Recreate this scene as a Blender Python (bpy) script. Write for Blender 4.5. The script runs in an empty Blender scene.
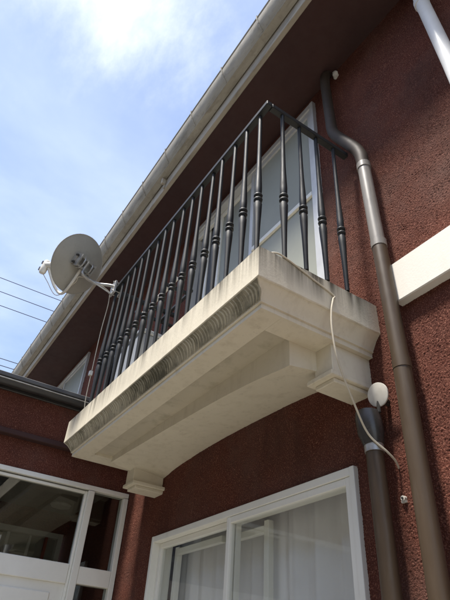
import bpy, bmesh, math, random
import numpy as np
from mathutils import Matrix, Vector
rad = math.radians
random.seed(7)
scene = bpy.context.scene
COL = scene.collection

# ------------------------------------------------------------------ camera
cam_d = bpy.data.cameras.new('camera')
cam = bpy.data.objects.new('camera', cam_d)
COL.objects.link(cam)
cam_d.sensor_fit = 'VERTICAL'
cam_d.sensor_height = 24.0
cam_d.lens = 512.33 / 600.0 * 24.0
cam_d.clip_start = 0.02
cam_d.clip_end = 3000
cam.matrix_world = (Matrix.Translation((0, 0, 1.55)) @ Matrix.Rotation(rad(59.236), 4, 'Z')
                    @ Matrix.Rotation(rad(127.084), 4, 'X') @ Matrix.Rotation(rad(4.258), 4, 'Z'))
scene.camera = cam

# ------------------------------------------------------------------ light
SUN = Vector((0.035, -0.39, 1.0)).normalized()
elev = math.asin(SUN.z)
azim = math.atan2(SUN.x, SUN.y)
sun_d = bpy.data.lights.new('sun', 'SUN')
sun_d.energy = 5.0
sun_d.angle = rad(7.0)
sun_d.color = (1.0, 0.945, 0.86)
sun = bpy.data.objects.new('sun', sun_d)
sun.rotation_euler = (-SUN).to_track_quat('-Z', 'Y').to_euler()
sun.location = (0, 0, 30)
COL.objects.link(sun)

world = bpy.data.worlds.new('World')
scene.world = world
world.use_nodes = True
wn, wl = world.node_tree.nodes, world.node_tree.links
wn.clear()
w_out = wn.new('ShaderNodeOutputWorld')
w_bg = wn.new('ShaderNodeBackground')
w_bg.inputs['Strength'].default_value = 0.13
w_sky = wn.new('ShaderNodeTexSky')
w_sky.sky_type = 'NISHITA'
w_sky.sun_disc = False
w_sky.sun_elevation = elev
w_sky.sun_rotation = azim
w_sky.air_density = 1.25
w_sky.dust_density = 1.3
w_sky.ozone_density = 2.0
# clouds: a layer of noise on a flat sheet high above
w_tc = wn.new('ShaderNodeTexCoord')
w_sep = wn.new('ShaderNodeSeparateXYZ')
wl.new(w_tc.outputs['Generated'], w_sep.inputs[0])
w_mx = wn.new('ShaderNodeMath'); w_mx.operation = 'MAXIMUM'; w_mx.inputs[1].default_value = 0.08
wl.new(w_sep.outputs['Z'], w_mx.inputs[0])
w_cb = wn.new('ShaderNodeCombineXYZ')
for k, ax in enumerate('XY'):
    d = wn.new('ShaderNodeMath'); d.operation = 'DIVIDE'
    wl.new(w_sep.outputs[ax], d.inputs[0]); wl.new(w_mx.outputs[0], d.inputs[1])
    wl.new(d.outputs[0], w_cb.inputs[k])
w_map = wn.new('ShaderNodeMapping')
w_map.inputs['Location'].default_value = (11.90, 14.91, 3.976)
wl.new(w_cb.outputs[0], w_map.inputs['Vector'])


def cloud_noise(scale, detail, rough, lo, hi, floor=0.0):
    n = wn.new('ShaderNodeTexNoise')
    n.inputs['Scale'].default_value = scale
    n.inputs['Detail'].default_value = detail
    n.inputs['Roughness'].default_value = rough
    n.inputs['Distortion'].default_value = 0.25
    wl.new(w_map.outputs[0], n.inputs['Vector'])
    m = wn.new('ShaderNodeMapRange')
    m.interpolation_type = 'SMOOTHSTEP'
    m.inputs['From Min'].default_value = lo
    m.inputs['From Max'].default_value = hi
    m.inputs['To Min'].default_value = floor
    wl.new(n.outputs['Fac'], m.inputs['Value'])
    return m.outputs[0]


veil = cloud_noise(1.1, 6, 0.55, 0.38, 0.76, 0.28)
puff = cloud_noise(0.75, 10, 0.62, 0.52, 0.86)
w_m1 = wn.new('ShaderNodeMixRGB')
w_m1.inputs[2].default_value = (4.6, 5.3, 7.6, 1)      # thin grey violet veil
w_f1 = wn.new('ShaderNodeMath'); w_f1.operation = 'MULTIPLY'; w_f1.inputs[1].default_value = 0.7
wl.new(veil, w_f1.inputs[0])
wl.new(w_f1.outputs[0], w_m1.inputs[0])
wl.new(w_sky.outputs[0], w_m1.inputs[1])
w_m2 = wn.new('ShaderNodeMixRGB')
w_m2.inputs[2].default_value = (11.0, 11.0, 11.2, 1)   # bright cloud
wl.new(puff, w_m2.inputs[0])
wl.new(w_m1.outputs[0], w_m2.inputs[1])
wl.new(w_m2.outputs[0], w_bg.inputs['Color'])
wl.new(w_bg.outputs[0], w_out.inputs[0])

vs = scene.view_settings
vs.view_transform = 'Standard'
vs.look = 'None'
vs.exposure = 0.72
vs.gamma = 1.0
vs.use_curve_mapping = False
scene.render.engine = 'CYCLES'
scene.cycles.max_bounces = 8
scene.cycles.transparent_max_bounces = 16

# ------------------------------------------------------------------ materials
MATS = {}


def material(name, color, rough=0.7, metal=0.0, var=None, var_scale=6.0, bump=0.0, bump_scale=200.0,
             stretch=None, spec=0.5, layers=(), drips=None):
    """procedural surface: base colour, broad colour variation, fine relief, stain layers"""
    m = bpy.data.materials.new(name)
    m.use_nodes = True
    n, l = m.node_tree.nodes, m.node_tree.links
    b = n['Principled BSDF']
    b.inputs['Roughness'].default_value = rough
    b.inputs['Metallic'].default_value = metal
    b.inputs['Specular IOR Level'].default_value = spec
    geo = n.new('ShaderNodeNewGeometry')
    vec = geo.outputs['Position']
    col = None
    rgb = n.new('ShaderNodeRGB'); rgb.outputs[0].default_value = (*color, 1)
    col = rgb.outputs[0]

    def noise(scale, detail, rg, lo, hi, st=None):
        v = vec
        if st:
            mp = n.new('ShaderNodeMapping'); mp.inputs['Scale'].default_value = st
            l.new(vec, mp.inputs['Vector']); v = mp.outputs[0]
        t = n.new('ShaderNodeTexNoise')
        t.inputs['Scale'].default_value = scale
        t.inputs['Detail'].default_value = detail
        t.inputs['Roughness'].default_value = rg
        l.new(v, t.inputs['Vector'])
        r = n.new('ShaderNodeMapRange')
        r.inputs['From Min'].default_value = lo; r.inputs['From Max'].default_value = hi
        l.new(t.outputs['Fac'], r.inputs['Value'])
        return r.outputs[0]

    if var:
        f = noise(var_scale, 6, 0.6, 0.3, 0.7, stretch)
        mix = n.new('ShaderNodeMixRGB')
        mix.inputs[2].default_value = (*var, 1)
        l.new(f, mix.inputs[0]); l.new(col, mix.inputs[1]); col = mix.outputs[0]
    for (lc, sc, lo, hi, amount, st) in layers:
        f = noise(sc, 7, 0.65, lo, hi, st)
        mul = n.new('ShaderNodeMath'); mul.operation = 'MULTIPLY'; mul.inputs[1].default_value = amount
        l.new(f, mul.inputs[0])
        mix = n.new('ShaderNodeMixRGB')
        mix.inputs[2].default_value = (*lc, 1)
        l.new(mul.outputs[0], mix.inputs[0]); l.new(col, mix.inputs[1]); col = mix.outputs[0]
    l.new(col, b.inputs['Base Color'])
    if rough > 0.15:
        rf = noise(14, 4, 0.6, 0.2, 0.8)
        rr = n.new('ShaderNodeMapRange')
        rr.inputs['To Min'].default_value = max(0.05, rough - 0.1); rr.inputs['To Max'].default_value = min(1, rough + 0.1)
        l.new(rf, rr.inputs['Value']); l.new(rr.outputs[0], b.inputs['Roughness'])
    if bump:
        t = n.new('ShaderNodeTexNoise'); t.inputs['Scale'].default_value = bump_scale
        t.inputs['Detail'].default_value = 4
        l.new(vec, t.inputs['Vector'])
        bp = n.new('ShaderNodeBump'); bp.inputs['Strength'].default_value = bump
        bp.inputs['Distance'].default_value = 0.004
        l.new(t.outputs['Fac'], bp.inputs['Height']); l.new(bp.outputs[0], b.inputs['Normal'])
    if drips:                                       # water runs below the top edge of the slab
        sep = n.new('ShaderNodeSeparateXYZ'); l.new(vec, sep.inputs[0])
        mz = n.new('ShaderNodeMapRange'); mz.inputs['From Min'].default_value = drips[0]; mz.inputs['From Max'].default_value = drips[1]
        l.new(sep.outputs['Z'], mz.inputs['Value'])
        runs = noise(3.0, 6, 0.7, 0.36, 0.62, (9, 9, .25))
        patch = noise(1.7, 4, 0.6, 0.40, 0.60)
        m1 = n.new('ShaderNodeMath'); m1.operation = 'MULTIPLY'; l.new(mz.outputs[0], m1.inputs[0]); l.new(runs, m1.inputs[1])
        m2 = n.new('ShaderNodeMath'); m2.operation = 'MULTIPLY'; l.new(m1.outputs[0], m2.inputs[0]); l.new(patch, m2.inputs[1])
        mix = n.new('ShaderNodeMixRGB'); mix.inputs[2].default_value = (0.07, 0.058, 0.038, 1)
        l.new(m2.outputs[0], mix.inputs[0]); l.new(col, mix.inputs[1]); l.new(mix.outputs[0], b.inputs['Base Color'])
    MATS[name] = m
    return m


stucco = material('red_roughcast', (0.120, 0.038, 0.024), 0.92, var=(0.078, 0.027, 0.019), var_scale=2.2,
                  bump=1.0, bump_scale=240, spec=0.15,
                  layers=(((0.40, 0.18, 0.125), 210, 0.52, 0.66, 0.8, None),
                          ((0.06, 0.024, 0.018), 70, 0.52, 0.72, 0.6, None),
                          ((0.13, 0.085, 0.07), 1.3, 0.52, 0.74, 0.55, None),
                          ((0.055, 0.026, 0.02), 2.4, 0.54, 0.75, 0.55, (1.6, 1.6, 0.45)),
                          ((0.20, 0.08, 0.055), 3.3, 0.56, 0.76, 0.35, None)))
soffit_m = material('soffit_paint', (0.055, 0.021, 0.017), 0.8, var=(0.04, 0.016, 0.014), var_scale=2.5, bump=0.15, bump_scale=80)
concrete = material('cream_concrete', (0.71, 0.645, 0.505), 0.8, var=(0.65, 0.59, 0.46), var_scale=2.0, bump=0.18, bump_scale=120, spec=0.25, drips=(2.72, 2.852),
                    layers=(((0.48, 0.415, 0.30), 4.0, 0.52, 0.76, 0.55, (5, 5, 0.6)),
                            ((0.20, 0.17, 0.12), 7.0, 0.62, 0.78, 0.5, (5, 5, 0.30)),
                            ((0.45, 0.39, 0.285), 10.0, 0.54, 0.80, 0.4, None)))
moss = material('stained_moulding', (0.42, 0.38, 0.28), 0.9, var=(0.28, 0.25, 0.175), var_scale=6, bump=0.5, bump_scale=150, spec=0.15,
                layers=(((0.055, 0.053, 0.034), 4, 0.47, 0.63, 0.85, None),
                        ((0.08, 0.075, 0.05), 40, 0.55, 0.70, 0.6, None)))
rib_m = material('carved_rib', (0.56, 0.51, 0.39), 0.9, var=(0.46, 0.42, 0.31), var_scale=9, bump=0.4, bump_scale=180, spec=0.15,
                 layers=(((0.10, 0.095, 0.06), 4, 0.47, 0.64, 0.8, None), ((0.10, 0.09, 0.06), 40, 0.54, 0.70, 0.6, None)))
panel_m = material('darker_concrete_panel', (0.54, 0.485, 0.375), 0.85, var=(0.47, 0.42, 0.32), var_scale=3, bump=0.2, bump_scale=110, spec=0.2,  # sunk soffit panel, a darker tone than the slab concrete
                   layers=(((0.24, 0.21, 0.15), 9, 0.52, 0.72, 0.5, None),))
white_paint = material('white_band_paint', (0.78, 0.74, 0.66), 0.7, var=(0.72, 0.68, 0.60), var_scale=2, bump=0.1, bump_scale=150,
                       layers=(((0.5, 0.45, 0.37), 4, 0.6, 0.9, 0.4, (3, 3, 0.5)),))
frame_w = material('cream_aluminium', (0.82, 0.81, 0.74), 0.4, var=(0.76, 0.75, 0.68), var_scale=5,
                   layers=(((0.42, 0.40, 0.34), 9, 0.6, 0.85, 0.35, (1, 1, .4)),))
frame_g = material('silver_aluminium', (0.62, 0.63, 0.62), 0.4, metal=0.2, var=(0.5, 0.5, 0.5), var_scale=6)
frosted = material('frosted_glass', (0.37, 0.38, 0.335), 0.5, var=(0.29, 0.305, 0.27), var_scale=1.4, spec=0.15)
black_iron = material('black_iron', (0.012, 0.013, 0.014), 0.55, var=(0.02, 0.021, 0.022), var_scale=18, spec=0.32,
                      layers=(((0.06, 0.06, 0.06), 30, 0.62, 0.8, 0.5, None),))
brown_pipe = material('brown_pvc', (0.060, 0.040, 0.024), 0.45, spec=0.3, var=(0.078, 0.054, 0.034), var_scale=7, stretch=(3, 3, .5),
                      layers=(((0.11, 0.09, 0.07), 18, 0.55, 0.8, 0.45, (3, 3, .4)),))
grey_pipe = material('faded_grey_pvc', (0.27, 0.25, 0.225), 0.4, var=(0.16, 0.145, 0.125), var_scale=10, stretch=(6, 6, .4))
dark_pipe = material('dark_brown_pvc', (0.036, 0.026, 0.018), 0.6, spec=0.3, var=(0.05, 0.037, 0.027), var_scale=9)
white_pvc = material('white_pvc', (0.80, 0.80, 0.78), 0.4, var=(0.72, 0.72, 0.70), var_scale=8)
gutter_m = material('weathered_gutter', (0.42, 0.39, 0.325), 0.7, var=(0.30, 0.275, 0.22), var_scale=6, stretch=(.6, 3, 3), bump=0.1, bump_scale=60,
                    layers=(((0.14, 0.125, 0.095), 7, 0.52, 0.70, 0.65, (.6, 2, 2)), ((0.18, 0.16, 0.12), 30, 0.54, 0.72, 0.45, (1, 1, 1)),))
fascia_m = material('weathered_fascia', (0.44, 0.39, 0.31), 0.75, var=(0.34, 0.30, 0.235), var_scale=5, stretch=(.5, 3, 3), layers=(((0.15, 0.13, 0.10), 8, 0.52, 0.7, 0.6, (.5, 2, 2)),))
roof_m = material('roof_sheet', (0.06, 0.06, 0.065), 0.6, var=(0.09, 0.09, 0.09))
dark_metal = material('dark_gutter_metal', (0.03, 0.029, 0.03), 0.35, var=(0.05, 0.048, 0.046), var_scale=8)
dish_m = material('dish_grey', (0.40, 0.39, 0.35), 0.55, var=(0.33, 0.32, 0.28), var_scale=5,
                  layers=(((0.22, 0.21, 0.17), 30, 0.6, 0.75, 0.35, None),))
galv = material('galvanised_steel', (0.50, 0.49, 0.46), 0.38, metal=0.6, var=(0.33, 0.31, 0.28), var_scale=30)
dark_plastic = material('dark_smoked_plastic', (0.038, 0.034, 0.030), 0.3, var=(0.06, 0.055, 0.05), var_scale=20)
off_white = material('off_white_plastic', (0.72, 0.69, 0.62), 0.45, var=(0.6, 0.57, 0.5), var_scale=30)
cable_m = material('white_cable_sheath', (0.60, 0.54, 0.42), 0.6, var=(0.48, 0.43, 0.33), var_scale=25)
black_wire = material('black_wire', (0.03, 0.03, 0.035), 0.6, var=(0.04, 0.04, 0.045))
curtain_m = material('curtain_cloth', (0.82, 0.81, 0.80), 0.9, var=(0.74, 0.73, 0.73), var_scale=3, bump=0.2, bump_scale=500)
dark_room = material('room_plaster', (0.22, 0.20, 0.18), 0.9, var=(0.18, 0.165, 0.15))
red_trim = material('red_trim', (0.35, 0.08, 0.05), 0.6, var=(0.3, 0.07, 0.05))
box_m = material('pale_grey_box', (0.34, 0.36, 0.39), 0.5, var=(0.28, 0.30, 0.33), var_scale=4)
concrete_pole = material('pole_concrete', (0.35, 0.34, 0.32), 0.85, var=(0.28, 0.27, 0.25))
ground_m = material('concrete_paving', (0.25, 0.235, 0.205), 0.9, var=(0.20, 0.19, 0.165), var_scale=0.6, bump=0.3, bump_scale=40,
                    layers=(((0.08, 0.076, 0.07), 2.0, 0.55, 0.8, 0.5, None),))
screen_m = material('insect_screen', (0.05, 0.055, 0.06), 0.7, var=(0.07, 0.07, 0.075))


def thin_glass(name, tint, ior=1.5):
    m = bpy.data.materials.new(name); m.use_nodes = True
    n, l = m.node_tree.nodes, m.node_tree.links
    n.remove(n['Principled BSDF'])
    tr = n.new('ShaderNodeBsdfTransparent'); tr.inputs[0].default_value = (*tint, 1)
    gl = n.new('ShaderNodeBsdfGlossy'); gl.inputs['Roughness'].default_value = 0.015
    lw_ = n.new('ShaderNodeLayerWeight'); lw_.inputs['Blend'].default_value = 0.5
    pw = n.new('ShaderNodeMath'); pw.operation = 'POWER'; pw.inputs[1].default_value = 5.0
    l.new(lw_.outputs['Facing'], pw.inputs[0])
    fr = n.new('ShaderNodeMapRange')
    fr.inputs['To Min'].default_value = ((ior - 1) / (ior + 1)) ** 2
    l.new(pw.outputs[0], fr.inputs['Value'])
    g = n.new('ShaderNodeNewGeometry')
    t = n.new('ShaderNodeTexNoise'); t.inputs['Scale'].default_value = 3.0
    l.new(g.outputs['Position'], t.inputs['Vector'])
    bp = n.new('ShaderNodeBump'); bp.inputs['Strength'].default_value = 0.03; bp.inputs['Distance'].default_value = 0.01
    l.new(t.outputs['Fac'], bp.inputs['Height']); l.new(bp.outputs[0], gl.inputs['Normal'])
    mx = n.new('ShaderNodeMixShader')
    l.new(fr.outputs[0], mx.inputs[0]); l.new(tr.outputs[0], mx.inputs[1]); l.new(gl.outputs[0], mx.inputs[2])
    l.new(mx.outputs[0], n['Material Output'].inputs['Surface'])
    return m


glass = thin_glass('window_glass', (0.975, 0.985, 0.98))
door_glass = thin_glass('door_glass', (0.80, 0.82, 0.80), 1.75)

# ------------------------------------------------------------------ mesh helpers


def obj(name, bm, mat, parent=None, smooth=False):
    me = bpy.data.meshes.new(name)
    bm.normal_update()
    bm.to_mesh(me); bm.free()
    me.materials.append(mat)
    o = bpy.data.objects.new(name, me)
    COL.objects.link(o)
    o.parent = parent
    if smooth:
        for p in me.polygons: p.use_smooth = True
        me.set_sharp_from_angle(angle=rad(40))
    return o


def empty(name, loc=(0, 0, 0)):
    """an Empty; parts are built in world coordinates and parented keeping their place"""
    o = bpy.data.objects.new(name, None)
    COL.objects.link(o)
    o.empty_display_size = 0.1
    o.location = loc
    return o


def adopt(parent, *kids):
    inv = Matrix.Translation(-parent.location)
    for k in kids:
        k.parent = parent
        k.matrix_parent_inverse = inv


def tag(o, label, cat, group=None, kind=None):
    o['label'] = label; o['category'] = cat
    if group: o['group'] = group
    if kind: o['kind'] = kind
    return o


def box(bm, x0, x1, y0, y1, z0, z1, bevel=0.0):
    vs_ = [bm.verts.new((x, y, z)) for x in (x0, x1) for y in (y0, y1) for z in (z0, z1)]
    f = [(0, 1, 3, 2), (4, 6, 7, 5), (0, 4, 5, 1), (2, 3, 7, 6), (0, 2, 6, 4), (1, 5, 7, 3)]
    faces = [bm.faces.new([vs_[i] for i in q]) for q in f]
    if bevel:
        es = list({e for fc in faces for e in fc.edges})
        bmesh.ops.bevel(bm, geom=es, offset=bevel, segments=1, affect='EDGES', profile=0.5)
    return vs_


def boxobj(name, mat, parent, dims, bevel=0.0):
    bm = bmesh.new(); box(bm, *dims, bevel=bevel)
    return obj(name, bm, mat, parent)


def tube(bm, pts, r, seg=12, cap=True):
    """sweep a circle along pts; r is a number or one number per point"""
    pts = [Vector(p) for p in pts]
    rs = r if isinstance(r, (list, tuple)) else [r] * len(pts)
    rings = []
    ref = None
    for i, p in enumerate(pts):
        d = (pts[min(i + 1, len(pts) - 1)] - pts[max(i - 1, 0)]).normalized()
        if ref is None:
            ref = d.orthogonal().normalized()
        ref = (ref - d * ref.dot(d)).normalized()
        s = d.cross(ref)
        rings.append([bm.verts.new(p + rs[i] * (math.cos(2 * math.pi * k / seg) * ref + math.sin(2 * math.pi * k / seg) * s)) for k in range(seg)])
    for a, b in zip(rings, rings[1:]):
        for k in range(seg):
            bm.faces.new((a[k], a[(k + 1) % seg], b[(k + 1) % seg], b[k]))
    if cap:
        bm.faces.new(rings[0][::-1]); bm.faces.new(rings[-1])


def tubeobj(name, mat, parent, pts, r, seg=12):
    bm = bmesh.new(); tube(bm, pts, r, seg)
    return obj(name, bm, mat, parent, True)


def smooth_path(pts, n=8):
    """Catmull-Rom through pts"""
    P = [Vector(p) for p in pts]
    P = [P[0] * 2 - P[1]] + P + [P[-1] * 2 - P[-2]]
    out = []
    for i in range(1, len(P) - 2):
        for k in range(n):
            t = k / n
            a, b, c, d = P[i - 1:i + 3]
            out.append(0.5 * ((2 * b) + (c - a) * t + (2 * a - 5 * b + 4 * c - d) * t * t + (3 * b - a - 3 * c + d) * t ** 3))
    out.append(P[-2])
    return out


def prism_x(bm, prof, x0, x1):
    """closed (y, z) profile swept along X"""
    a = [bm.verts.new((x0, y, z)) for y, z in prof]
    b = [bm.verts.new((x1, y, z)) for y, z in prof]
    n = len(prof)
    for i in range(n):
        bm.faces.new((a[i], a[(i + 1) % n], b[(i + 1) % n], b[i]))
    bm.faces.new(a[::-1]); bm.faces.new(b)
    bmesh.ops.recalc_face_normals(bm, faces=bm.faces[:])


def frame_xz(bm, x0, x1, z0, z1, y0, y1, w, wt=None, wb=None):
    wt = w if wt is None else wt; wb = w if wb is None else wb
    box(bm, x0, x0 + w, y0, y1, z0, z1, .002)
    box(bm, x1 - w, x1, y0, y1, z0, z1, .002)
    box(bm, x0 + w + .0005, x1 - w - .0005, y0 + .001, y1 - .001, z1 - wt, z1 - .0005, .002)
    box(bm, x0 + w + .0005, x1 - w - .0005, y0 + .001, y1 - .001, z0 + .0005, z0 + wb, .002)


def frame_yz(bm, y0, y1, z0, z1, x0, x1, w, wt=None, wb=None):
    wt = w if wt is None else wt; wb = w if wb is None else wb
    box(bm, x0, x1, y0, y0 + w, z0, z1, .002)
    box(bm, x0, x1, y1 - w, y1, z0, z1, .002)
    box(bm, x0 + .001, x1 - .001, y0 + w + .0005, y1 - w - .0005, z1 - wt, z1 - .0005, .002)
    box(bm, x0 + .001, x1 - .001, y0 + w + .0005, y1 - w - .0005, z0 + .0005, z0 + wb, .002)


# roughcast relief, sampled from a tiling field of lumps
rng = np.random.default_rng(11)
NT, CELL = 1024, 0.0025
fx = np.fft.fftfreq(NT, CELL)
KR = np.hypot(*np.meshgrid(fx, fx))


def field(lo, hi):
    s = np.fft.fft2(rng.standard_normal((NT, NT)))
    s *= np.exp(-(KR / hi) ** 2) * (1 - np.exp(-(KR / lo) ** 2))
    a = np.real(np.fft.ifft2(s))
    return a / a.std()


LUMP = field(95, 125)
LUMP = np.clip(LUMP, -0.7, 2.4) * 0.00125 + field(120, 165) * 0.0005 + field(2, 8) * 0.0009


def relief(u, v):
    a = (u / CELL) % NT; b = (v / CELL) % NT
    i = a.astype(int); j = b.astype(int); s = a - i; t = b - j
    i1 = (i + 1) % NT; j1 = (j + 1) % NT
    return (LUMP[j, i] * (1 - s) * (1 - t) + LUMP[j, i1] * s * (1 - t) + LUMP[j1, i] * (1 - s) * t + LUMP[j1, i1] * s * t)


def axis(parts):
    out = []
    for a, b, st in parts:
        n = max(1, int(round((b - a) / st)))
        out += list(np.linspace(a, b, n, endpoint=False))
    return np.array(out + [parts[-1][1]])


def rough_wall(name, us, vs, to3d, holes, flip, mat, parent):
    U, V = np.meshgrid(us, vs)
    P = to3d(U, V, relief(U, V))
    nu, nv = len(us), len(vs)
    uc = (us[:-1] + us[1:]) / 2; vc = (vs[:-1] + vs[1:]) / 2
    keep = np.ones((nv - 1, nu - 1), bool)
    for a, b, c, d in holes:
        keep &= ~((vc[:, None] > c) & (vc[:, None] < d) & (uc[None] > a) & (uc[None] < b))
    j, i = np.nonzero(keep)
    q = np.stack([j * nu + i, j * nu + i + 1, (j + 1) * nu + i + 1, (j + 1) * nu + i], 1)
    if flip: q = q[:, ::-1]
    me = bpy.data.meshes.new(name)
    me.vertices.add(nu * nv); me.vertices.foreach_set('co', P.reshape(-1).astype(np.float32))
    nf = len(q)
    me.loops.add(nf * 4); me.loops.foreach_set('vertex_index', q.reshape(-1).astype(np.int32))
    me.polygons.add(nf)
    me.polygons.foreach_set('loop_start', np.arange(0, nf * 4, 4, dtype=np.int32))
    me.update(calc_edges=True)
    me.polygons.foreach_set('use_smooth', np.ones(nf, bool))
    me.materials.append(mat)
    o = bpy.data.objects.new(name, me); COL.objects.link(o); o.parent = parent
    return o


# ------------------------------------------------------------------ ground
bm = bmesh.new()
vs4 = [bm.verts.new(p) for p in ((-600, -600, 0), (600, -600, 0), (600, 600, 0), (-600, 600, 0))]
bm.faces.new(vs4)
g = obj('ground', bm, ground_m); g['kind'] = 'structure'

# ------------------------------------------------------------------ house
W = 1.396          # face of the front wall
XP = -3.444        # face of the porch side wall
SZ = 2.635         # underside of the balcony slab
house = tag(empty('house', (-3, W, 0)), 'two storey house with dark red roughcast walls and overhanging eaves', 'house')
UW = (-2.87, -1.372, 2.87, 4.662)    # balcony door opening
LW = (-2.935, -1.312, 0.75, 2.225)   # ground floor window opening
FW = (-6.95, -5.375, 3.62, 4.65)     # far upper window opening
zs0 = [(0, .75, .25), (.75, 1.65, .1)]
ztop = [(4.3, 4.65, .012), (4.65, 4.662, .012), (4.662, 4.83, .014)]
xs = axis([(-9.5, -6.95, .5), (-6.95, -5.375, .2), (-5.375, -3.43, .03), (-3.43, -2.935, .006), (-2.935, -2.87, .006), (-2.87, -1.372, .008), (-1.372, -1.312, .006)])
zs = axis(zs0 + [(1.65, 2.225, .006), (2.225, 2.87, .006), (2.87, 3.62, .008), (3.62, 4.3, .01)] + ztop)
on_wall = lambda u, v, h: np.stack([u, W - h, v], -1)
wall2 = rough_wall('wall', xs, zs, on_wall, [UW, LW, FW], False, stucco, None)
xs = axis([(-1.312, -0.15, .003), (-0.15, 0.6, .03), (0.6, 5.0, .4)])
zs = axis(zs0 + [(1.65, 3.75, .003), (3.75, 4.3, .006)] + ztop)
wall = rough_wall('wall', xs, zs, on_wall, [], False, stucco, None)
adopt(house, wall, wall2)
wall['label'] = 'dark red roughcast front wall'
# solid behind the render coat: reveals and the body of the house
for (a, b, c, d) in (UW, LW, FW):
    y0, y1 = W + .004, W + .16
    for dims in ((a - .05, a, y0, y1, c, d), (b, b + .05, y0, y1, c, d), (a - .05, b + .05, y0, y1, d, d + .05), (a - .05, b + .05, y0, y1, c - .05, c)):
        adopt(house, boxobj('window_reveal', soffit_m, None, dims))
bm = bmesh.new()
box(bm, -9.4, -9.2, W + .01, 8, 0, 4.8); box(bm, 4.8, 4.95, W + .01, 8, 0, 4.8); box(bm, -9.2, 4.8, 7.8, 8, 0, 4.8)
body = obj('outer_wall', bm, stucco)
bm = bmesh.new()
box(bm, -9.2, 4.8, W + .17, 7.8, 4.75, 4.8)
box(bm, -9.2, 4.8, W + .17, 7.8, 2.62, 2.86)
box(bm, -9.2, 4.8, 3.6, 3.7, 0, 4.75)
inner = obj('interior_wall', bm, dark_room)
adopt(house, body, inner)

# string course on the right
bm = bmesh.new(); box(bm, -1.0, 4.9, W - .04, W + .02, 2.770, 2.958, .004)
band = obj('string_course', bm, white_paint); band['label'] = 'cream white horizontal band on the red wall'
adopt(house, band)

# eaves: soffit, fascia, roof
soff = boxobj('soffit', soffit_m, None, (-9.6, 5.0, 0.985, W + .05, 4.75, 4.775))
fas = boxobj('fascia', fascia_m, None, (-9.6, 5.0, 0.952, 0.9845, 4.742, 5.0), .003)
bm = bmesh.new()
prism_x(bm, [(0.90, 5.015), (4.6, 6.5), (8.4, 5.015), (8.4, 5.04), (4.6, 6.53), (0.90, 5.04)], -9.8, 5.2)
roof = obj('roof', bm, roof_m)
adopt(house, soff, fas, roof)

# ------------------------------------------------------------------ eaves gutter
gut = tag(empty('eaves_gutter', (-3, .9, 4.84)), 'weathered grey box gutter hung along the roof eaves', 'gutter')
prof = []
cy, cz, ro, ri = 0.898, 4.93, 0.052, 0.048
outer = [(0.848, 4.995), (0.8455, 5.003), (0.852, 5.005), (0.852, 4.995)]
pts_o = [(.846, 5.0), (.847, 4.975), (.855, 4.938), (.868, 4.906), (.884, 4.882), (.8935, 4.871), (.8925, 4.862), (.900, 4.8565), (.947, 4.850), (.950, 4.99)]
pts_i = [(.946, 4.99), (.944, 4.854), (.902, 4.860), (.887, 4.885), (.872, 4.908), (.859, 4.940), (.851, 4.976), (.850, 5.0)]
xs_seg = [-9.6, -6.6, -4.62, -2.95, -0.9, 2.2, 5.0]
for a, b in zip(xs_seg, xs_seg[1:]):
    bm = bmesh.new(); prism_x(bm, pts_o + pts_i, a + .001, b - .001)
    adopt(gut, obj('trough', bm, gutter_m, None, True))
# front bead and joint collars
adopt(gut, tubeobj('front_bead', gutter_m, None, [(-9.6, .846, 5.0), (5.0, .846, 5.0)], .006, 8))
hang_mesh = None
for k in range(-6, 19):
    xk = -1.278 - .42 * k
    if hang_mesh is None:
        bm = bmesh.new()
        path = [(0, .838, 5.016), (0, .8435, 4.975), (0, .852, 4.937), (0, .865, 4.904), (0, .881, 4.880), (0, .890, 4.869)]
        for p, q in zip(path, path[1:]):
            p = Vector(p); q = Vector(q); n = Vector((0, -(q - p).z, (q - p).y)).normalized() * .002
            v = [bm.verts.new(c) for c in (p + Vector((-.005, 0, 0)) - n, p + Vector((.005, 0, 0)) - n, q + Vector((.005, 0, 0)) - n, q + Vector((-.005, 0, 0)) - n,
                                             p + Vector((-.005, 0, 0)) + n, p + Vector((.005, 0, 0)) + n, q + Vector((.005, 0, 0)) + n, q + Vector((-.005, 0, 0)) + n)]
            for f in ((0, 1, 2, 3), (4, 7, 6, 5), (0, 4, 5, 1), (1, 5, 6, 2), (2, 6, 7, 3), (3, 7, 4, 0)):
                bm.faces.new([v[i] for i in f])
        bmesh.ops.recalc_face_normals(bm, faces=bm.faces[:])
        h0 = obj('gutter_hanger', bm, gutter_m); h0.location.x = xk; hang_mesh = h0.data
    else:
        h0 = bpy.data.objects.new('gutter_hanger', hang_mesh); COL.objects.link(h0); h0.location.x = xk
    adopt(gut, h0)
# one strap between gutter and fascia
bm = bmesh.new(); box(bm, -2.70, -2.675, .915, .9515, 4.79, 4.849, .003); box(bm, -2.697, -2.678, .940, .951, 4.75, 4.7895)
adopt(gut, obj('strap', bm, fascia_m))

# ------------------------------------------------------------------ windows
# ground floor sliding window
lw = None
bm = bmesh.new()
a, b, c, d = LW
frame_xz(bm, a, b, c, d, W - .022, W + .11, .024, .032, .04)
lw = obj('window', bm, frame_w); lw['label'] = 'cream framed sliding window under the balcony'
adopt(house, lw)


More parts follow.
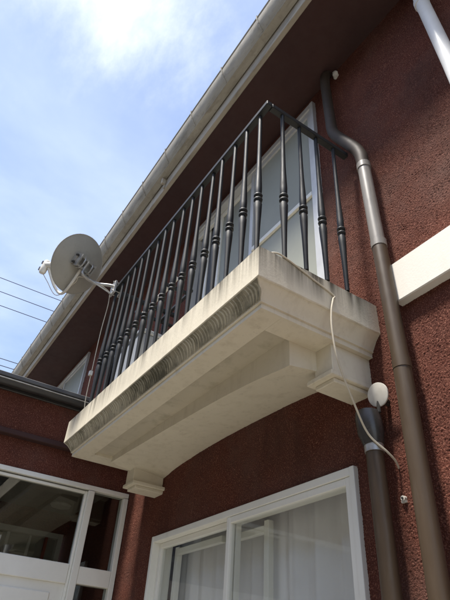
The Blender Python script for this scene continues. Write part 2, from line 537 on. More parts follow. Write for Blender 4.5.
def sash(parent, x0, x1, z0, z1, y0, y1, w, wt, mat, pane_mat, label=None):
    bm = bmesh.new(); frame_xz(bm, x0, x1, z0, z1, y0, y1, w, wt, wt)
    s = obj('sash', bm, mat)
    ym = (y0 + y1) / 2
    bm = bmesh.new(); box(bm, x0 + w - .004, x1 - w + .004, ym - .002, ym + .002, z0 + wt - .004, z1 - wt + .004)
    p = obj('pane', bm, pane_mat)
    for k in (s, p):
        k.parent = parent; k.matrix_parent_inverse = parent.matrix_parent_inverse.copy() if False else Matrix.Identity(4)
        k.matrix_parent_inverse = (Matrix.Translation(house.location) if False else Matrix.Identity(4))
    return s, p


# window objects have an identity local frame (world coordinates), so children need no offset
sash(lw, -2.150, b - .0245, c + .041, d - .0325, W - .016, W + .014, .028, .028, frame_w, glass)
sash(lw, a + .0245, -2.124, c + .041, d - .0325, W + .022, W + .052, .028, .028, frame_w, glass)
# inner window behind it
bm = bmesh.new()
box(bm, -2.02, -1.985, W + .105, W + .135, c + .05, 2.18, .002); box(bm, -2.30, -2.0215, W + .106, W + .134, 2.128, 2.16, .002)
box(bm, -2.87, -2.835, W + .105, W + .135, c + .05, 2.18, .002); box(bm, -2.8345, -2.38, W + .106, W + .134, 2.14, 2.172, .002)
box(bm, -2.335, -2.3005, W + .105, W + .135, c + .05, 2.18, .002)
k = obj('inner_frame', bm, frame_w, lw)


def curtain(name, x0, x1, y, z0, z1, amp, wl_, seed, label):
    r = random.Random(seed)
    bm = bmesh.new()
    n = int((x1 - x0) / .012); rows = 10
    ph = r.random() * 6
    grid = []
    for j in range(rows + 1):
        t = j / rows; row = []
        for i in range(n + 1):
            x = x0 + (x1 - x0) * i / n
            w = math.sin(2 * math.pi * x / wl_ + ph + .5 * math.sin(x * 5)) + .35 * math.sin(2 * math.pi * x / (wl_ * .43) + 2 * ph)
            row.append(bm.verts.new((x + .01 * math.sin(t * 3 + x * 9), y + amp * w * (.5 + .5 * (1 - t)) + .006 * math.sin(t * 7 + x * 3), z0 + (z1 - z0) * t)))
        grid.append(row)
    for A, B in zip(grid, grid[1:]):
        for i in range(n):
            bm.faces.new((A[i], A[i + 1], B[i + 1], B[i]))
    o = obj(name, bm, curtain_m, None, False)
    for p in o.data.polygons: p.use_smooth = True
    return tag(o, label, 'curtain', 'curtains behind the ground floor window')


curtain('curtain', -2.04, -1.10, W + .175, .7, 2.55, .026, .15, 3, 'pale grey gathered curtain behind the front sash of the ground floor window')
curtain('curtain', -3.15, -2.05, W + .20, .7, 2.55, .022, .17, 5, 'dim grey curtain behind the rear sash of the ground floor window')
for o in [boxobj('curtain_rail', frame_w, None, (-3.1, -1.1, W + .165, W + .26, 2.55, 2.59))]:
    adopt(house, o)

# balcony door
bm = bmesh.new()
a, b, c, d = UW
frame_xz(bm, a, b, c, d, W - .03, W + .11, .03, .05, .04)
uw = obj('balcony_door', bm, frame_g); uw['label'] = 'silver framed sliding door opening onto the balcony'
adopt(house, uw)
s, p = sash(uw, -2.06, b - .031, c + .041, d - .051, W - .02, W + .012, .034, .045, frame_g, frosted)
bm = bmesh.new(); box(bm, -2.025, b - .066, W - .022, W + .010, 3.808, 3.84, .002); obj('mid_rail', bm, frame_w, uw)
sash(uw, -2.55, -2.03, c + .041, d - .051, W + .02, W + .052, .034, .045, frame_w, frosted)
bm = bmesh.new(); box(bm, a + .031, -2.551, W + .03, W + .034, c + .042, d - .052); obj('insect_screen', bm, screen_m, uw)
bm = bmesh.new(); box(bm, -2.72, -2.69, W + .02, W + .05, c + .042, d - .052, .002); box(bm, a + .031, -2.5505, W - .012, W + .016, d - .12, d - .055, .003)
obj('screen_frame', bm, frame_w, uw)

# far upper window
bm = bmesh.new()
a, b, c, d = FW
frame_xz(bm, a, b, c, d, W - .03, W + .11, .03, .04, .04)
fw = obj('window', bm, frame_g); fw['label'] = 'silver framed upper window behind the porch roof'
adopt(house, fw)
sash(fw, -6.22, b - .031, c + .041, d - .041, W - .02, W + .012, .034, .045, frame_g, frosted)
sash(fw, a + .031, -6.19, c + .041, d - .041, W + .022, W + .052, .034, .045, black_iron, frosted)

# ------------------------------------------------------------------ balcony
BX0, BX1, BY = -3.17, -1.122, 0.796
bal = tag(empty('balcony', (-2.15, W, SZ)), 'cream concrete balcony with an arched underside projecting over the window', 'balcony')


def hip_ring(levels, cap=True):
    """front, right and left faces from (inset, z) levels; open towards the wall"""
    bm = bmesh.new(); rows = []
    for ins, z in levels:
        rows.append([bm.verts.new(p) for p in ((BX0 + ins, W + .01, z), (BX0 + ins, BY + ins, z), (BX1 - ins, BY + ins, z), (BX1 - ins, W + .01, z))])
    for A, B in zip(rows, rows[1:]):
        for i in range(3):
            bm.faces.new((A[i], B[i], B[i + 1], A[i + 1]))
    bm.faces.new(rows[0])
    if cap:
        bm.faces.new(rows[-1][::-1])
        for r0, r1 in zip(rows, rows[1:]):
            bm.faces.new((r0[3], r1[3], r1[0], r0[0]))
    bmesh.ops.recalc_face_normals(bm, faces=bm.faces[:])
    return bm


slab_b = hip_ring([(.004, 2.85), (0, 2.846), (0, 2.709), (.004, 2.705)])
# subdivide long faces a little and roughen edges so they do not read as ruled lines
bmesh.ops.subdivide_edges(slab_b, edges=[e for e in slab_b.edges if e.calc_length() > .3], cuts=40, use_grid_fill=True)
for v in slab_b.verts:
    hsh = math.sin(v.co.x * 37.1 + v.co.y * 51.3) * math.sin(v.co.x * 91.7 - v.co.y * 13.1 + v.co.z * 23)
    v.co.z += .0013 * hsh
slab = obj('slab', slab_b, concrete)


def mprof(t):
    return .006 + .040 * t, 2.704 - .056 * t - .006 * math.sin(math.pi * t) * -1


mould_levels = [(.0035, 2.7045)] + [mprof(k / 6) for k in range(7)] + [(.046, 2.642), (.054, 2.641), (.054, 2.6205)]
mould = obj('moulding', hip_ring(mould_levels, False), concrete, None, True)
mould['label'] = 'concave moulding below the slab edge'
adopt(bal, slab, mould)

# carved leaf ribs along the front moulding, one mesh each, sharing data
rib_meshes = []
for var_ in range(4):
    bm = bmesh.new()
    r = random.Random(20 + var_)
    bend = .020 + .006 * r.random()
    path = []; rs = []
    for k in range(8):
        t = k / 7
        ins, z = mprof(t)
        path.append((bend * .55 * math.sin(t * math.pi * .9) - .012 * t, BY + ins - .0015, z))
        rs.append(.0020 + .0022 * math.sin(math.pi * min(1, t * 1.05)))
    tube(bm, path, rs, 6)
    me = bpy.data.meshes.new('leaf_rib'); bm.normal_update(); bm.to_mesh(me); bm.free()
    for p in me.polygons: p.use_smooth = True
    me.materials.append(rib_m); rib_meshes.append(me)
xr = BX1 - .040; k = 0
while xr > BX0 + .05:
    o = bpy.data.objects.new('leaf_rib', rib_meshes[random.randrange(4)])
    COL.objects.link(o)
    wave = .5 + .5 * math.sin(xr * 26)
    o.location = (xr, 0, 0)
    o.scale = (.6 + .8 * wave, 1, 1)
    o.rotation_euler = (0, 0, random.uniform(-.04, .04))
    o.location.y = BY * (1 - math.cos(o.rotation_euler.z)) + random.choice((0, 0, 0, .0012, .0025))
    o.location.x += BY * math.sin(o.rotation_euler.z)
    o.parent = mould; o.matrix_parent_inverse = Matrix.Identity(4)
    xr -= .0165 + .004 * random.random() + (.006 if k % 7 == 6 else 0); k += 1
# stained bed of the carving
bm = bmesh.new()
rows = []
for k in range(9):
    t = k / 8
    ins, z = mprof(t); ins -= .0015
    rows.append([bm.verts.new((BX0 + .012 + ins, BY + ins - .0015, z)), bm.verts.new((BX1 - .006 - ins, BY + ins - .0015, z))])
for A, B in zip(rows, rows[1:]): bm.faces.new((A[0], B[0], B[1], A[1]))
bed = obj('carving_bed', bm, moss, None, True)
bed.parent = mould; bed.matrix_parent_inverse = Matrix.Identity(4)

# soffit border: four strips around a shallow sunk panel
RX0, RX1, RY0, RY1 = -2.985, -1.283, 0.945, 1.062
bm = bmesh.new()
box(bm, BX0 + .0545, BX1 - .0545, BY + .0545, RY0, 2.6215, 2.70)
box(bm, RX1, BX1 - .0545, RY0 + .0003, W + .008, 2.6212, 2.70)
box(bm, BX0 + .0545, RX0, RY0 + .0003, W + .008, 2.6212, 2.70)
so = obj('soffit_border', bm, concrete); so['label'] = 'flat border strip under the slab'
adopt(bal, so, boxobj('soffit_panel', panel_m, None, (RX0 - .01, RX1 + .01, RY0 - .01, W + .006, 2.639, 2.69)))
SB = 2.6212
# arched apron
AX0, AX1, AY = -3.0, -1.283, 1.062
bm = bmesh.new()
N = 48


FRONT = ([-3.0, -2.75, -2.55, -2.2, -1.91, -1.66, -1.45, -1.283], [2.606, 2.600, 2.593, 2.582, 2.570, 2.556, 2.537, 2.511])
BACK = ([-3.0, -2.95, -2.85, -2.73, -2.5, -2.29, -2.0, -1.69, -1.55, -1.41, -1.283], [2.545, 2.563, 2.583, 2.599, 2.614, 2.621, 2.621, 2.614, 2.607, 2.592, 2.565])


def soft(tab, x):
    return sum(float(np.interp(x + dx, *tab)) for dx in (-.09, -.045, 0, .045, .09)) / 5


top_f, bot_f, top_b, bot_b = [], [], [], []
for i in range(N + 1):
    x = AX0 + (AX1 - AX0) * i / N
    top_f.append(bm.verts.new((x, AY, 2.67))); bot_f.append(bm.verts.new((x, AY, soft(FRONT, x))))
    top_b.append(bm.verts.new((x, W + .008, 2.67))); bot_b.append(bm.verts.new((x, W + .008, soft(BACK, x))))
for i in range(N):
    bm.faces.new((top_f[i], bot_f[i], bot_f[i + 1], top_f[i + 1]))
    bm.faces.new((bot_f[i], bot_b[i], bot_b[i + 1], bot_f[i + 1]))
    bm.faces.new((top_b[i + 1], bot_b[i + 1], bot_b[i], top_b[i]))
    bm.faces.new((top_f[i + 1], top_b[i + 1], top_b[i], top_f[i]))
bm.faces.new((top_f[0], top_b[0], bot_b[0], bot_f[0])); bm.faces.new((top_f[N], bot_f[N], bot_b[N], top_b[N]))
bmesh.ops.recalc_face_normals(bm, faces=bm.faces[:])
apron = obj('arched_apron', bm, concrete); apron['label'] = 'arched beam under the slab'
apron.data.polygons.foreach_set('use_smooth', [True] * len(apron.data.polygons)); apron.data.set_sharp_from_angle(angle=rad(30))
adopt(bal, apron)


def corbel(sign, xout, wd=.10):
    """block bracket at one end; sign +1 right end, -1 left end"""
    def bx_(bm, u0, u1, y0, y1, z0, z1, bv=.003):
        x0, x1 = xout - sign * u0, xout - sign * u1
        box(bm, min(x0, x1), max(x0, x1), y0, y1, z0, z1, bv)
    bm = bmesh.new(); bx_(bm, 0, wd, 1.196, W + .012, 2.505, SB + .002)
    o = obj('corbel', bm, concrete); adopt(bal, o)
    bm = bmesh.new(); bx_(bm, -.005, wd + .035, 1.184, W + .011, 2.486, 2.506)
    c1 = obj('corbel_ledge', bm, concrete)
    bm = bmesh.new(); bx_(bm, .012, wd + .015, 1.21, W + .010, 2.468, 2.4865)
    c2 = obj('corbel_base', bm, concrete)
    for q in (c1, c2): q.parent = o; q.matrix_parent_inverse = Matrix.Identity(4)


corbel(1, -1.197)
corbel(-1, -3.04, .11)

# ------------------------------------------------------------------ railing
rail = tag(empty('balcony_railing', (-2.0, .828, 2.85)), 'black iron railing of turned balusters on the cream balcony', 'railing')
RZ = 3.80
RXL, RXR, RYF, RYB = -2.945, -1.125, .828, 1.335
for dims in ((RXL - .012, RXR + .016, RYF - .016, RYF + .016, RZ - .028, RZ),):
    adopt(rail, boxobj('top_rail', black_iron, None, dims, .003))
adopt(rail, boxobj('top_rail', black_iron, None, (RXR - .016, RXR + .016, RYF + .0165, RYB, RZ - .0285, RZ - .0005), .003))
adopt(rail, boxobj('top_rail', black_iron, None, (RXL - .012, RXL + .018, RYF + .0165, RYB, RZ - .0285, RZ - .0005), .003))
prof = [(.0095, 0), (.0098, .06), (.0125, .17), (.0165, .26), (.0175, .295), (.013, .312), (.0115, .335), (.013, .356), (.0155, .368), (.0162, .395), (.0140, .46), (.0112, .54), (.0100, .64), (.0096, .75), (.0094, RZ - .028 - 2.848)]
bm = bmesh.new(); tube(bm, [(0, 0, z) for r, z in prof], [r for r, z in prof], 10)
bme = bpy.data.meshes.new('baluster'); bm.normal_update(); bm.to_mesh(bme); bm.free(); bme.materials.append(black_iron)
bme.polygons.foreach_set('use_smooth', [True] * len(bme.polygons)); bme.set_sharp_from_angle(angle=rad(50))
cprof = [(.013, -.0085), (.0188, -.005), (.0195, 0), (.0188, .005), (.013, .0085)]
bm = bmesh.new(); tube(bm, [(0, 0, z) for r, z in cprof], [r for r, z in cprof], 10)
cme = bpy.data.meshes.new('collar'); bm.normal_update(); bm.to_mesh(cme); bm.free(); cme.materials.append(black_iron)
cme.polygons.foreach_set('use_smooth', [True] * len(cme.polygons))
spots = [(-1.184 - .1077 * i, RYF) for i in range(17)] + [(RXR, .917 + .107 * i) for i in range(4)] + [(RXL, .917 + .107 * i) for i in range(4)]
for x, y in spots:
    o = bpy.data.objects.new('baluster', bme); COL.objects.link(o)
    o.location = (x, y, 2.849); o.rotation_euler = (random.uniform(-.005, .005), random.uniform(-.005, .005), random.random() * 3)
    adopt(rail, o)
    for zc in (.322, .347):
        c_ = bpy.data.objects.new('collar', cme); COL.objects.link(c_)
        c_.location = (0, 0, zc); c_.parent = o

# ------------------------------------------------------------------ downpipes
dp = tag(empty('downpipe', (-1.0, 1.34, 0)), 'brown downpipe with a swan neck offset running down beside the balcony', 'downpipe')
PY = 1.335; PR = .031
up = tubeobj('upper_pipe', dark_pipe, None, smooth_path([(-1.215, PY + .03, 4.755), (-1.212, PY, 4.66), (-1.208, PY, 4.4), (-1.202, PY, 4.16)], 6), PR * .98, 18)
bend = tubeobj('offset_bend', dark_pipe, None, smooth_path([(-1.202, PY, 4.19), (-1.198, PY, 4.11), (-1.172, PY, 4.02), (-1.07, PY, 3.81), (-1.032, PY, 3.70), (-1.025, PY, 3.60)], 7), PR, 18)
mid = tubeobj('faded_section', grey_pipe, None, [(-1.0245, PY, 3.60), (-1.014, PY, 3.06)], PR * .97, 18)
low = tubeobj('lower_pipe', brown_pipe, None, [(-1.012, PY, 3.08), (-1.0, PY, 2.48)], PR, 18)
bot = tubeobj('lower_pipe', brown_pipe, None, [(-1.0005, PY, 2.50), (-1.005, PY, 1.8), (-1.005, PY, 0)], PR * 1.03, 18)
adopt(dp, up, bend, mid, low, bot)
for z, x in ((3.60, -1.0245), (3.075, -1.0125), (2.49, -1.0)):
    adopt(dp, tubeobj('joint_collar', grey_pipe if z > 3 else brown_pipe, None, [(x, PY, z - .018), (x, PY, z + .018)], PR * 1.08, 18))

sp = tag(empty('drain_pipe', (-1.172, 1.34, 0)), 'short brown drain pipe with a smoked plastic cap below the balcony corbel', 'pipe')
SPX, SPY = -1.172, 1.338
adopt(sp, tubeobj('pipe', brown_pipe, None, [(SPX, SPY, 0), (SPX, SPY, 2.235)], .030, 18),
      tubeobj('clamp_ring', galv, None, [(SPX, SPY, 2.222), (SPX, SPY, 2.25)], .0335, 18),
      tubeobj('cap', dark_plastic, None, [(SPX, SPY, 2.245), (SPX, SPY, 2.25), (SPX - .002, SPY - .004, 2.29), (SPX - .004, SPY - .008, 2.345), (SPX - .004, SPY - .008, 2.368), (SPX - .004, SPY - .008, 2.378)],
              [.024, .036, .046, .047, .043, .026], 18))
bm = bmesh.new(); tube(bm, [(-1.135, W - .052, 2.36), (-1.135, W - .05, 2.40), (-1.132, W - .02, 2.405), (-1.132, W + .004, 2.405)], .007, 8)
adopt(sp, obj('wall_hook', bm, dark_plastic, None, True))

rf = empty('reflector_disc', (-1.128, W - .055, 2.425))
tag(rf, 'round white plastic disc on the wall above the capped drain pipe', 'disc')
bm = bmesh.new(); nrm = Vector((.05, -.80, -.15)).normalized(); cc = Vector((-1.127, W - .056, 2.425))
tube(bm, [cc - nrm * .003, cc + nrm * .002, cc + nrm * .003], [.044, .044, .040], 28); 
adopt(rf, obj('disc_face', bm, off_white, None, True), tubeobj('stem', dark_plastic, None, [cc - nrm * .003, (-1.13, W + .003, 2.415)], .008, 8))

wp = tag(empty('white_downpipe', (-.5, 1.316, 0)), 'white plastic pipe rising up the red wall to the eaves above the band', 'pipe')
adopt(wp, tubeobj('pipe', white_pvc, None, [(-.512, 1.33, 4.752), (-.508, 1.322, 4.38), (-.486, 1.318, 3.73), (-.47, 1.316, 2.98), (-.47, 1.312, 0)], .033, 18),
      tubeobj('socket', white_pvc, None, [(-.509, 1.322, 4.33), (-.51, 1.322, 4.37)], .037, 18))

# small plastic anchor between the pipes
an = tag(empty('wall_anchor', (-1.12, W, 2.07)), 'tiny off white plastic cable clip screwed to the wall between the brown pipes', 'cable clip')
bm = bmesh.new(); tube(bm, [(-1.12, W + .003, 2.07), (-1.12, W - .012, 2.07)], .0085, 10)
b2 = bmesh.new(); tube(b2, [(-1.12, W - .011, 2.07), (-1.12, W - .016, 2.07)], .004, 8)
b3 = bmesh.new(); box(b3, -1.131, -1.112, W - .008, W + .002, 2.057, 2.064, .001)
adopt(an, obj('clip_body', bm, off_white, None, True), obj('screw', b2, dark_metal, None, True), obj('clip_tab', b3, off_white))

# expanding foam plug under the soffit
bm = bmesh.new(); bmesh.ops.create_icosphere(bm, subdivisions=2, radius=.022)
for v in bm.verts:
    v.co *= 1 + .25 * math.sin(v.co.x * 190 + v.co.z * 230) * math.sin(v.co.y * 210); v.co.z *= 1.5; v.co += Vector((-1.165, W - .008, 4.70))
tag(obj('foam_plug', bm, off_white, None, True), 'small cream foam plug in the wall beside the top of the brown downpipe', 'foam plug')

# white cable hanging over the balcony end
cb = obj('cable', (lambda b_: (tube(b_, smooth_path([(-1.30, .90, 2.853), (-1.17, .85, 2.853), (-1.122, .87, 2.852), (-1.1185, .93, 2.846), (-1.1185, 1.04, 2.814), (-1.117, 1.147, 2.782), (-1.112, 1.14, 2.755), (-1.108, 1.122, 2.69),
                                                       (-1.108, 1.118, 2.60), (-1.112, 1.14, 2.48), (-1.135, 1.225, 2.35), (-1.150, 1.293, 2.27), (-1.125, 1.345, 2.215), (-1.122, 1.378, 2.19), (-1.128, W + .006, 2.165)], 8), .0036, 8), b_)[1])(bmesh.new()), cable_m, None, True)
tag(cb, 'thin cream cable draped over the balcony end and into the wall beside the drain pipe', 'cable')

# ------------------------------------------------------------------ satellite dish
R0, R1, R2 = Vector((0.549, .834, .059)), Vector((.479, -.371, .796)), Vector((.685, -.408, -.603))
dish = tag(empty('satellite_dish', (RXL, RYF, RZ)), 'round grey satellite dish clamped to the railing corner', 'satellite dish')
DC = Vector((-2.995, .551, 3.930))
view = (DC - Vector((0, 0, 1.55))).normalized()
dn = (view * math.cos(rad(43)) - R0 * math.sin(rad(43)) * .97 + R1 * math.sin(rad(43)) * .2).normalized()   # facing direction
du = (Vector((0, 0, 1)) - dn * dn.z).normalized(); dr = dn.cross(du)


def D(a, b, c):
    return DC + dr * a + du * b + dn * c


bm = bmesh.new(); rings_f = []; rings_b = []
NR, NS, DR = 10, 48, .211
for s_, store in ((0, rings_b), (1, rings_f)):
    for i in range(NR + 1):
        q = i / NR; rr = max(.0001, DR * q)
        store.append([bm.verts.new(D(rr * math.cos(2 * math.pi * k / NS), 1.06 * rr * math.sin(2 * math.pi * k / NS), .042 * q * q + .003 * s_)) for k in range(NS)])
for st, fl in ((rings_b, 1), (rings_f, 0)):
    for A, B in zip(st, st[1:]):
        for k in range(NS):
            q = (A[k], A[(k + 1) % NS], B[(k + 1) % NS], B[k]); bm.faces.new(q[::-1] if fl else q)
for k in range(NS):
    bm.faces.new((rings_b[-1][k], rings_b[-1][(k + 1) % NS], rings_f[-1][(k + 1) % NS], rings_f[-1][k]))
bmesh.ops.remove_doubles(bm, verts=bm.verts, dist=.0002)
bmesh.ops.recalc_face_normals(bm, faces=bm.faces[:])
refl = obj('reflector', bm, dish_m, None, True)
bm = bmesh.new(); tube(bm, [D(DR * math.cos(a), 1.06 * DR * math.sin(a), .0435) for a in [2 * math.pi * k / 48 for k in range(49)]], .0042, 6, False)
rim = obj('rim', bm, dish_m, None, True)
adopt(dish, refl); rim.parent = refl; rim.matrix_parent_inverse = Matrix.Identity(4)


def obox(bm, c, ax, ay, az, sx, sy, sz):
    v = [bm.verts.new(c + ax * (i * sx / 2) + ay * (j * sy / 2) + az * (k_ * sz / 2)) for i in (-1, 1) for j in (-1, 1) for k_ in (-1, 1)]
    for q in ((0, 1, 3, 2), (4, 6, 7, 5), (0, 4, 5, 1), (2, 3, 7, 6), (0, 2, 6, 4), (1, 5, 7, 3)): bm.faces.new([v[i] for i in q])
    bmesh.ops.recalc_face_normals(bm, faces=bm.faces[:])


# clamp on the back of the dish
bm = bmesh.new()
obox(bm, D(0, 0, -.012), dr, du, dn, .17, .085, .026)
obox(bm, D(-.07, 0, -.038), dr, du, dn, .01, .10, .055); obox(bm, D(.07, 0, -.038), dr, du, dn, .01, .10, .055)
obox(bm, D(0, .036, -.055), dr, du, dn, .15, .016, .026); obox(bm, D(0, -.036, -.055), dr, du, dn, .15, .014, .022)
adopt(dish, obj('back_bracket', bm, galv))
bm = bmesh.new()
for sx in (-.04, .04):
    tube(bm, [D(sx, .045, -.02), D(sx, .045, -.06), D(sx, .02, -.078), D(sx, -.02, -.078), D(sx, -.045, -.06), D(sx, -.045, -.02)], .0065, 8)
adopt(dish, obj('u_bolt', bm, galv, None, True))
bm = bmesh.new()
for (sx, sy) in ((-.085, .03), (.085, .03), (-.085, -.03), (.085, -.03), (0, .0)):
    tube(bm, [D(sx, sy, -.015), D(sx, sy, -.034)], .009, 6)
adopt(dish, obj('bolt', bm, dark_metal))
# mast: short stub up, elbow and arm back to the railing corner
MB = Vector((-2.925, .815, 3.80))
mast = tubeobj('mast_arm', galv, None, smooth_path([D(.0, .035, -.060), D(0, -.03, -.062), D(.0, -.085, -.068) + Vector((.02, .015, 0)), MB + Vector((-.055, -.13, .015)), MB + Vector((-.01, -.03, .012)), MB], 7), .0125, 12)
stay = tubeobj('stay_rod', galv, None, [D(0, -.07, -.062), MB + Vector((-.01, 0, -.06))], .005, 8)
bm = bmesh.new()
box(bm, -2.965, -2.885, .795, .8115, 3.735, 3.84, .002); box(bm, -2.955, -2.895, .845, .855, 3.75, 3.83, .002)
clamp = obj('rail_clamp', bm, galv)
for zc in (3.755, 3.83):
    for xc in (-2.952, -2.90): adopt(dish, tubeobj('clamp_bolt', galv, None, [(xc, .785, zc), (xc, .865, zc)], .005, 8))
adopt(dish, mast, stay, clamp)
# feed arm under the dish and its converter
DOWN = -du
arm = tubeobj('feed_arm', off_white, None, smooth_path([D(.0, -.04, -.03), D(.01, -.13, -.022), D(.03, -.212, .016), D(.045, -.240, .08), D(.03, -.205, .17), D(-.01, -.135, .25), D(-.03, -.10, .285)], 7), .011, 12)
adopt(dish, arm)
bm = bmesh.new(); la = (D(0, 0, 0) + dn * .02 - D(-.035, -.075, .29)).normalized()
L0 = D(-.035, -.075, .29)
tube(bm, [L0 - la * .035, L0 - la * .03, L0 + la * .02, L0 + la * .028, L0 + la * .05, L0 + la * .053], [.018, .024, .024, .031, .031, .020], 16)
lnb = obj('converter', bm, off_white, None, True)
bm = bmesh.new(); sd = la.cross(dr).normalized()
cL = L0 - la * .04 - sd * .015
tube(bm, [cL + sd * t_ for t_ in (-.062, -.058, -.045, -.01, .02, .045, .055, .058)], [.012, .021, .026, .027, .024, .024, .018, .010], 14)
lb = obj('converter_housing', bm, off_white, None, True)
bm = bmesh.new(); tube(bm, [L0 + la * .053, L0 + la * .056], [.026, .026], 16)
for of_, ln_ in ((-.035, .03), (.022, .025)):
    bq = bmesh.new(); obox(bq, L0 - la * .068 + sd * of_, dr, sd, la, .024, ln_, .024)
    adopt(dish, obj('cable_connector', bq, dark_plastic))
lc = obj('converter_cap', bm, dark_plastic)
adopt(dish, lnb, lb, lc)
# feed cable of the dish running down the railing end
fc = tubeobj('coaxial_cable', cable_m, None, smooth_path([L0 - la * .07 - sd * .035, D(.0, -.19, .25), D(.045, -.262, .10), D(.022, -.14, -.035), D(.01, -.09, -.075), (-2.95, .76, 3.78), (-2.955, .80, 3.70), (-2.985, .805, 3.45), (-2.975, .807, 3.15), (-2.972, .81, 2.95), (-2.97, .82, 2.853)], 8), .0028, 8)
tag(fc, 'thin cable from the satellite dish running down the end of the railing', 'cable')
bm = bmesh.new(); obox(bm, Vector((-2.978, .804, 3.12)), Vector((1, 0, 0)), Vector((0, 1, 0)), Vector((0, 0, 1)), .022, .02, .03)
tag(obj('cable_clip', bm, off_white), 'small white clip on the cable at the railing end', 'cable clip')

# ------------------------------------------------------------------ things on the balcony
bx = tag(empty('storage_box', (-2.66, 1.02, 2.85)), 'pale grey box standing on the balcony behind the balusters', 'box')
bm = bmesh.new(); box(bm, -2.86, -2.47, .905, 1.14, 2.852, 3.22, .006); adopt(bx, obj('box_body', bm, box_m))
bm = bmesh.new(); box(bm, -2.87, -2.46, .897, 1.15, 3.2205, 3.25, .006); adopt(bx, obj('lid', bm, box_m))
lb_ = tag(empty('laundry_bracket', (-2.9, W, 3.66)), 'black laundry arm fixed to the wall beside the balcony door', 'bracket')
bm = bmesh.new(); box(bm, -2.915, -2.89, W - .012, W + .004, 3.52, 3.72, .002)
adopt(lb_, obj('wall_plate', bm, black_iron), boxobj('arm', black_iron, None, (-2.912, -2.893, .99, W - .0125, 3.645, 3.665), .002),
      boxobj('cross_bar', black_iron, None, (-2.8925, -2.44, 1.18, 1.20, 3.645, 3.665), .002), boxobj('arm', black_iron, None, (-2.50, -2.48, .99, 1.1795, 3.645, 3.665), .002))
lp = tubeobj('laundry_pole', off_white, None, [(-2.93, 1.06, 3.680), (-2.42, 1.06, 3.680)], .0145, 12)
tag(lp, 'pale laundry pole lying along the balcony behind the balusters', 'pole')

# ------------------------------------------------------------------ porch
po = tag(empty('entrance_porch', (-4.4, .4, 0)), 'red roughcast entrance porch with a glazed door and black gutter', 'porch')
PF = -1.3; PXL = -4.66
ys = axis([(PF, -.2, .05), (-.2, .3, .012), (.3, W + .0, .0052)])
zz = axis([(2.79, 3.0, .0052), (3.0, 3.08, .01)])
w1 = rough_wall('upper_wall', ys, zz, lambda u, v, h: np.stack([XP + .03 + h, u, v], -1), [], False, stucco, None)
zz = axis([(2.58, 2.76, .0052)])
w2 = rough_wall('lintel', ys, zz, lambda u, v, h: np.stack([XP + h, u, v], -1), [], False, stucco, None)
led = boxobj('ledge', soffit_m, None, (XP - .1, XP + .055, PF, W, 2.758, 2.792), .004)
bm = bmesh.new()
box(bm, XP - .15, XP - .006, PF, W, 2.578, 2.757); box(bm, XP - .15, XP + .022, PF, W, 2.793, 3.08)
box(bm, PXL, XP - .0, PF - .15, PF - .001, 0, 3.08)
box(bm, PXL - .15, PXL - .001, PF - .15, W, 0, 1.0); box(bm, PXL - .15, PXL - .001, PF - .15, .3, 1.0, 3.08); box(bm, PXL - .15, PXL - .001, .3, W, 2.50, 3.08)
w3 = obj('porch_wall', bm, stucco)
ceil = boxobj('ceiling', dark_room, None, (PXL, XP - .151, PF, W, 2.66, 2.70))
prf = boxobj('roof', roof_m, None, (PXL - .25, XP + .14, PF - .25, W - .006, 3.085, 3.115), .004)
# small wall return between porch and front wall
adopt(po, w1, w2, led, w3, ceil, prf)
bm = bmesh.new()
gp = []
for k in range(9):
    a_ = math.pi * k / 8
    gp.append((XP + .10 + .036 * math.cos(a_), 3.074 - .034 * math.sin(a_)))
gi = [(XP + .10 + .033 * math.cos(math.pi * k / 8), 3.074 - .031 * math.sin(math.pi * k / 8)) for k in range(8, -1, -1)]
pr = gp + gi
A = [bm.verts.new((x, PF - .2, z)) for x, z in pr]; B = [bm.verts.new((x, W - .02, z)) for x, z in pr]
n_ = len(pr)
for i in range(n_): bm.faces.new((A[i], A[(i + 1) % n_], B[(i + 1) % n_], B[i]))
bm.faces.new(A); bm.faces.new(B[::-1]); bmesh.ops.recalc_face_normals(bm, faces=bm.faces[:])
adopt(po, obj('gutter', bm, dark_metal, None, True))
adopt(po, boxobj('gutter_lip', galv, None, (XP + .1345, XP + .141, PF - .2, W - .02, 3.069, 3.077), .002),
      boxobj('fascia', dark_metal, None, (XP + .031, XP + .05, PF - .1, W - .01, 3.035, 3.083), .003))
# glazed front: fixed frame, door leaf, side light
bm = bmesh.new()
box(bm, XP - .07, XP + .012, PF, W - .004, 2.548, 2.577, .002)
box(bm, XP - .07, XP + .012, W - .036, W - .004, 0, 2.5445, .002)
box(bm, XP - .07, XP + .014, 1.105, 1.148, 0, 2.5445, .003)
box(bm, XP - .06, XP + .010, 1.1485, W - .0365, 2.0, 2.095, .003)
box(bm, XP - .07, XP + .012, -.05, .0, 0, 2.5445, .002)
df = obj('door_frame', bm, frame_w); adopt(po, df)
door = None
bm = bmesh.new()
DX0, DX1 = XP - .045, XP - .005
box(bm, DX0, DX1, .004, .06, .02, 2.54, .003); box(bm, DX0, DX1, 1.088, 1.1045, .02, 2.54, .003)
box(bm, DX0 + .001, DX1 - .001, .0605, 1.0875, 2.522, 2.5395, .003)
box(bm, DX0 - .001, DX1 + .006, .0605, 1.0875, 1.992, 2.10, .004)
box(bm, DX0 + .001, DX1 - .001, .0605, 1.0875, .02, .12, .003)
door = obj('door', bm, frame_w); adopt(po, door)
bm = bmesh.new(); box(bm, DX0 + .018, DX0 + .022, .058, 1.09, 2.098, 2.525); k = obj('pane', bm, door_glass, door)
bm = bmesh.new(); box(bm, DX0 + .01, DX1 - .012, .0605, 1.0875, .1205, 1.9915)
for y0 in (.12,): box(bm, DX0 + .005, DX1 - .002, y0, 1.01, .2, 1.94, .006)
k = obj('door_panel', bm, frame_w, door)
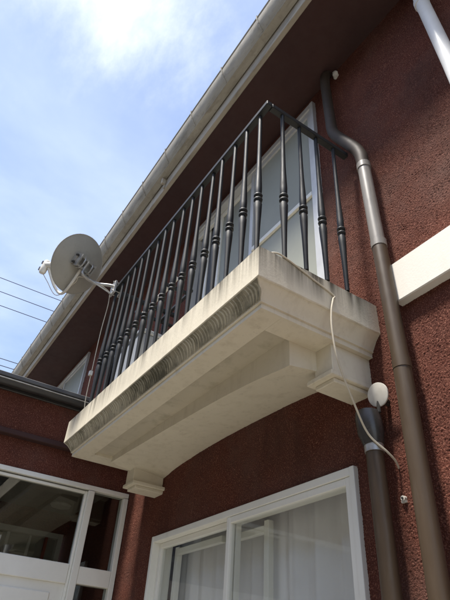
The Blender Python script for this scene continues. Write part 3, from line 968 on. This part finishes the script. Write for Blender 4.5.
bm = bmesh.new(); box(bm, XP - .03, XP - .026, 1.146, W - .034, 2.093, 2.547); adopt(po, obj('side_pane', bm, door_glass))
bm = bmesh.new(); box(bm, XP - .03, XP - .026, 1.146, W - .034, .02, 2.002); adopt(po, obj('side_pane', bm, door_glass))
bm = bmesh.new(); box(bm, XP - .03, XP - .026, PF, -.049, .02, 2.547); adopt(po, obj('side_pane', bm, door_glass))
# ceiling lamp inside
bm = bmesh.new(); tube(bm, [(-4.36, 1.20, 2.662), (-4.36, 1.20, 2.65), (-4.36, 1.20, 2.635), (-4.36, 1.20, 2.625)], [.075, .085, .075, .04], 24)
tag(obj('ceiling_lamp', bm, off_white, None, True), 'round flat ceiling lamp seen through the porch door glass', 'lamp')
# far window of the porch
bm = bmesh.new(); frame_yz(bm, .3, W - .03, 1.0, 2.50, PXL - .10, PXL - .0, .04)
box(bm, PXL - .099, PXL - .041, .3405, W - .071, 2.28, 2.305, .002)
box(bm, PXL - .1, PXL - .042, .92, .945, 1.041, 2.459, .002)
box(bm, PXL - .1, PXL - .042, 1.10, 1.12, 2.3055, 2.459, .002)
fw2 = obj('porch_window', bm, frame_w); adopt(po, fw2)
bm = bmesh.new(); box(bm, PXL - .072, PXL - .068, .335, W - .065, 1.035, 2.465); obj('pane', bm, frosted, fw2)
adopt(po, boxobj('red_post', red_trim, None, (PXL - .037, PXL - .005, 1.225, 1.245, 1.041, 2.459)))

# ------------------------------------------------------------------ overhead wires
WX = -20.0
poles = []
for y, lab in ((-34.0, 'concrete utility pole carrying overhead wires away from the house'), (30.0, 'concrete utility pole behind the house roof carrying overhead wires')):
    e_ = tag(empty('utility_pole', (WX, y, 0)), lab, 'utility pole', 'utility poles')
    adopt(e_, tubeobj('pole', concrete_pole, None, [(WX - .25, y, 0), (WX - .25, y, 16)], [.19, .12], 14))
    for z in (15.35, 14.7, 14.05, 11.75, 11.45, 11.15):
        adopt(e_, boxobj('crossarm', galv, None, (WX - .3, WX + .06, y - .03, y + .03, z - .1, z - .035)))
for z, lab in ((15.35, 'topmost overhead wire, passing close to the satellite dish'), (14.7, 'middle one of the three upper overhead wires'),
               (14.05, 'lowest one of the three upper overhead wires'), (11.75, 'uppermost of the three wires low above the porch roof'),
               (11.45, 'middle of the three wires low above the porch roof'), (11.15, 'bottom wire just above the porch roof edge')):
    sag = .25 + .06 * random.random()
    P = []
    for k in range(41):
        t = k / 40; y = -34 + 64 * t
        P.append((WX, y, z - sag * 4 * t * (1 - t)))
    tag(tubeobj('overhead_wire', black_wire, None, P, .015, 6), lab, 'wire', 'overhead wires')

# ------------------------------------------------------------------ unseen house added behind the camera to cut fill light and feed reflections
nb = tag(empty('added_unseen_house', (-2, -9, 0)), 'unseen tan two storey house added behind the camera to dim the fill light', 'house')
NY = -5.2
bm = bmesh.new(); box(bm, -13, 7, NY - 7, NY, 0, 5.6, .01)
nw = obj('wall', bm, material('tan_siding', (0.24, 0.20, 0.16), 0.85, var=(0.19, 0.16, 0.13), var_scale=1.5)); adopt(nb, nw)
bm = bmesh.new(); prism_x(bm, [(NY + .5, 5.55), (NY - 3.5, 7.5), (NY - 7.5, 5.55), (NY - 7.5, 5.65), (NY - 3.5, 7.6), (NY + .5, 5.65)], -13.5, 7.5)
adopt(nb, obj('roof', bm, roof_m))
for wx in (-11.5, -8.0, -4.5, -1.0, 2.5):
    for wz in (0.9, 3.5):
        bm = bmesh.new(); frame_xz(bm, wx, wx + 1.7, wz, wz + 1.2, NY + .001, NY + .05, .05)
        wf = obj('window', bm, frame_w); adopt(nb, wf)
        bm = bmesh.new(); box(bm, wx + .045, wx + 1.655, NY + .01, NY + .02, wz + .045, wz + 1.155); obj('pane', bm, dark_plastic, wf)
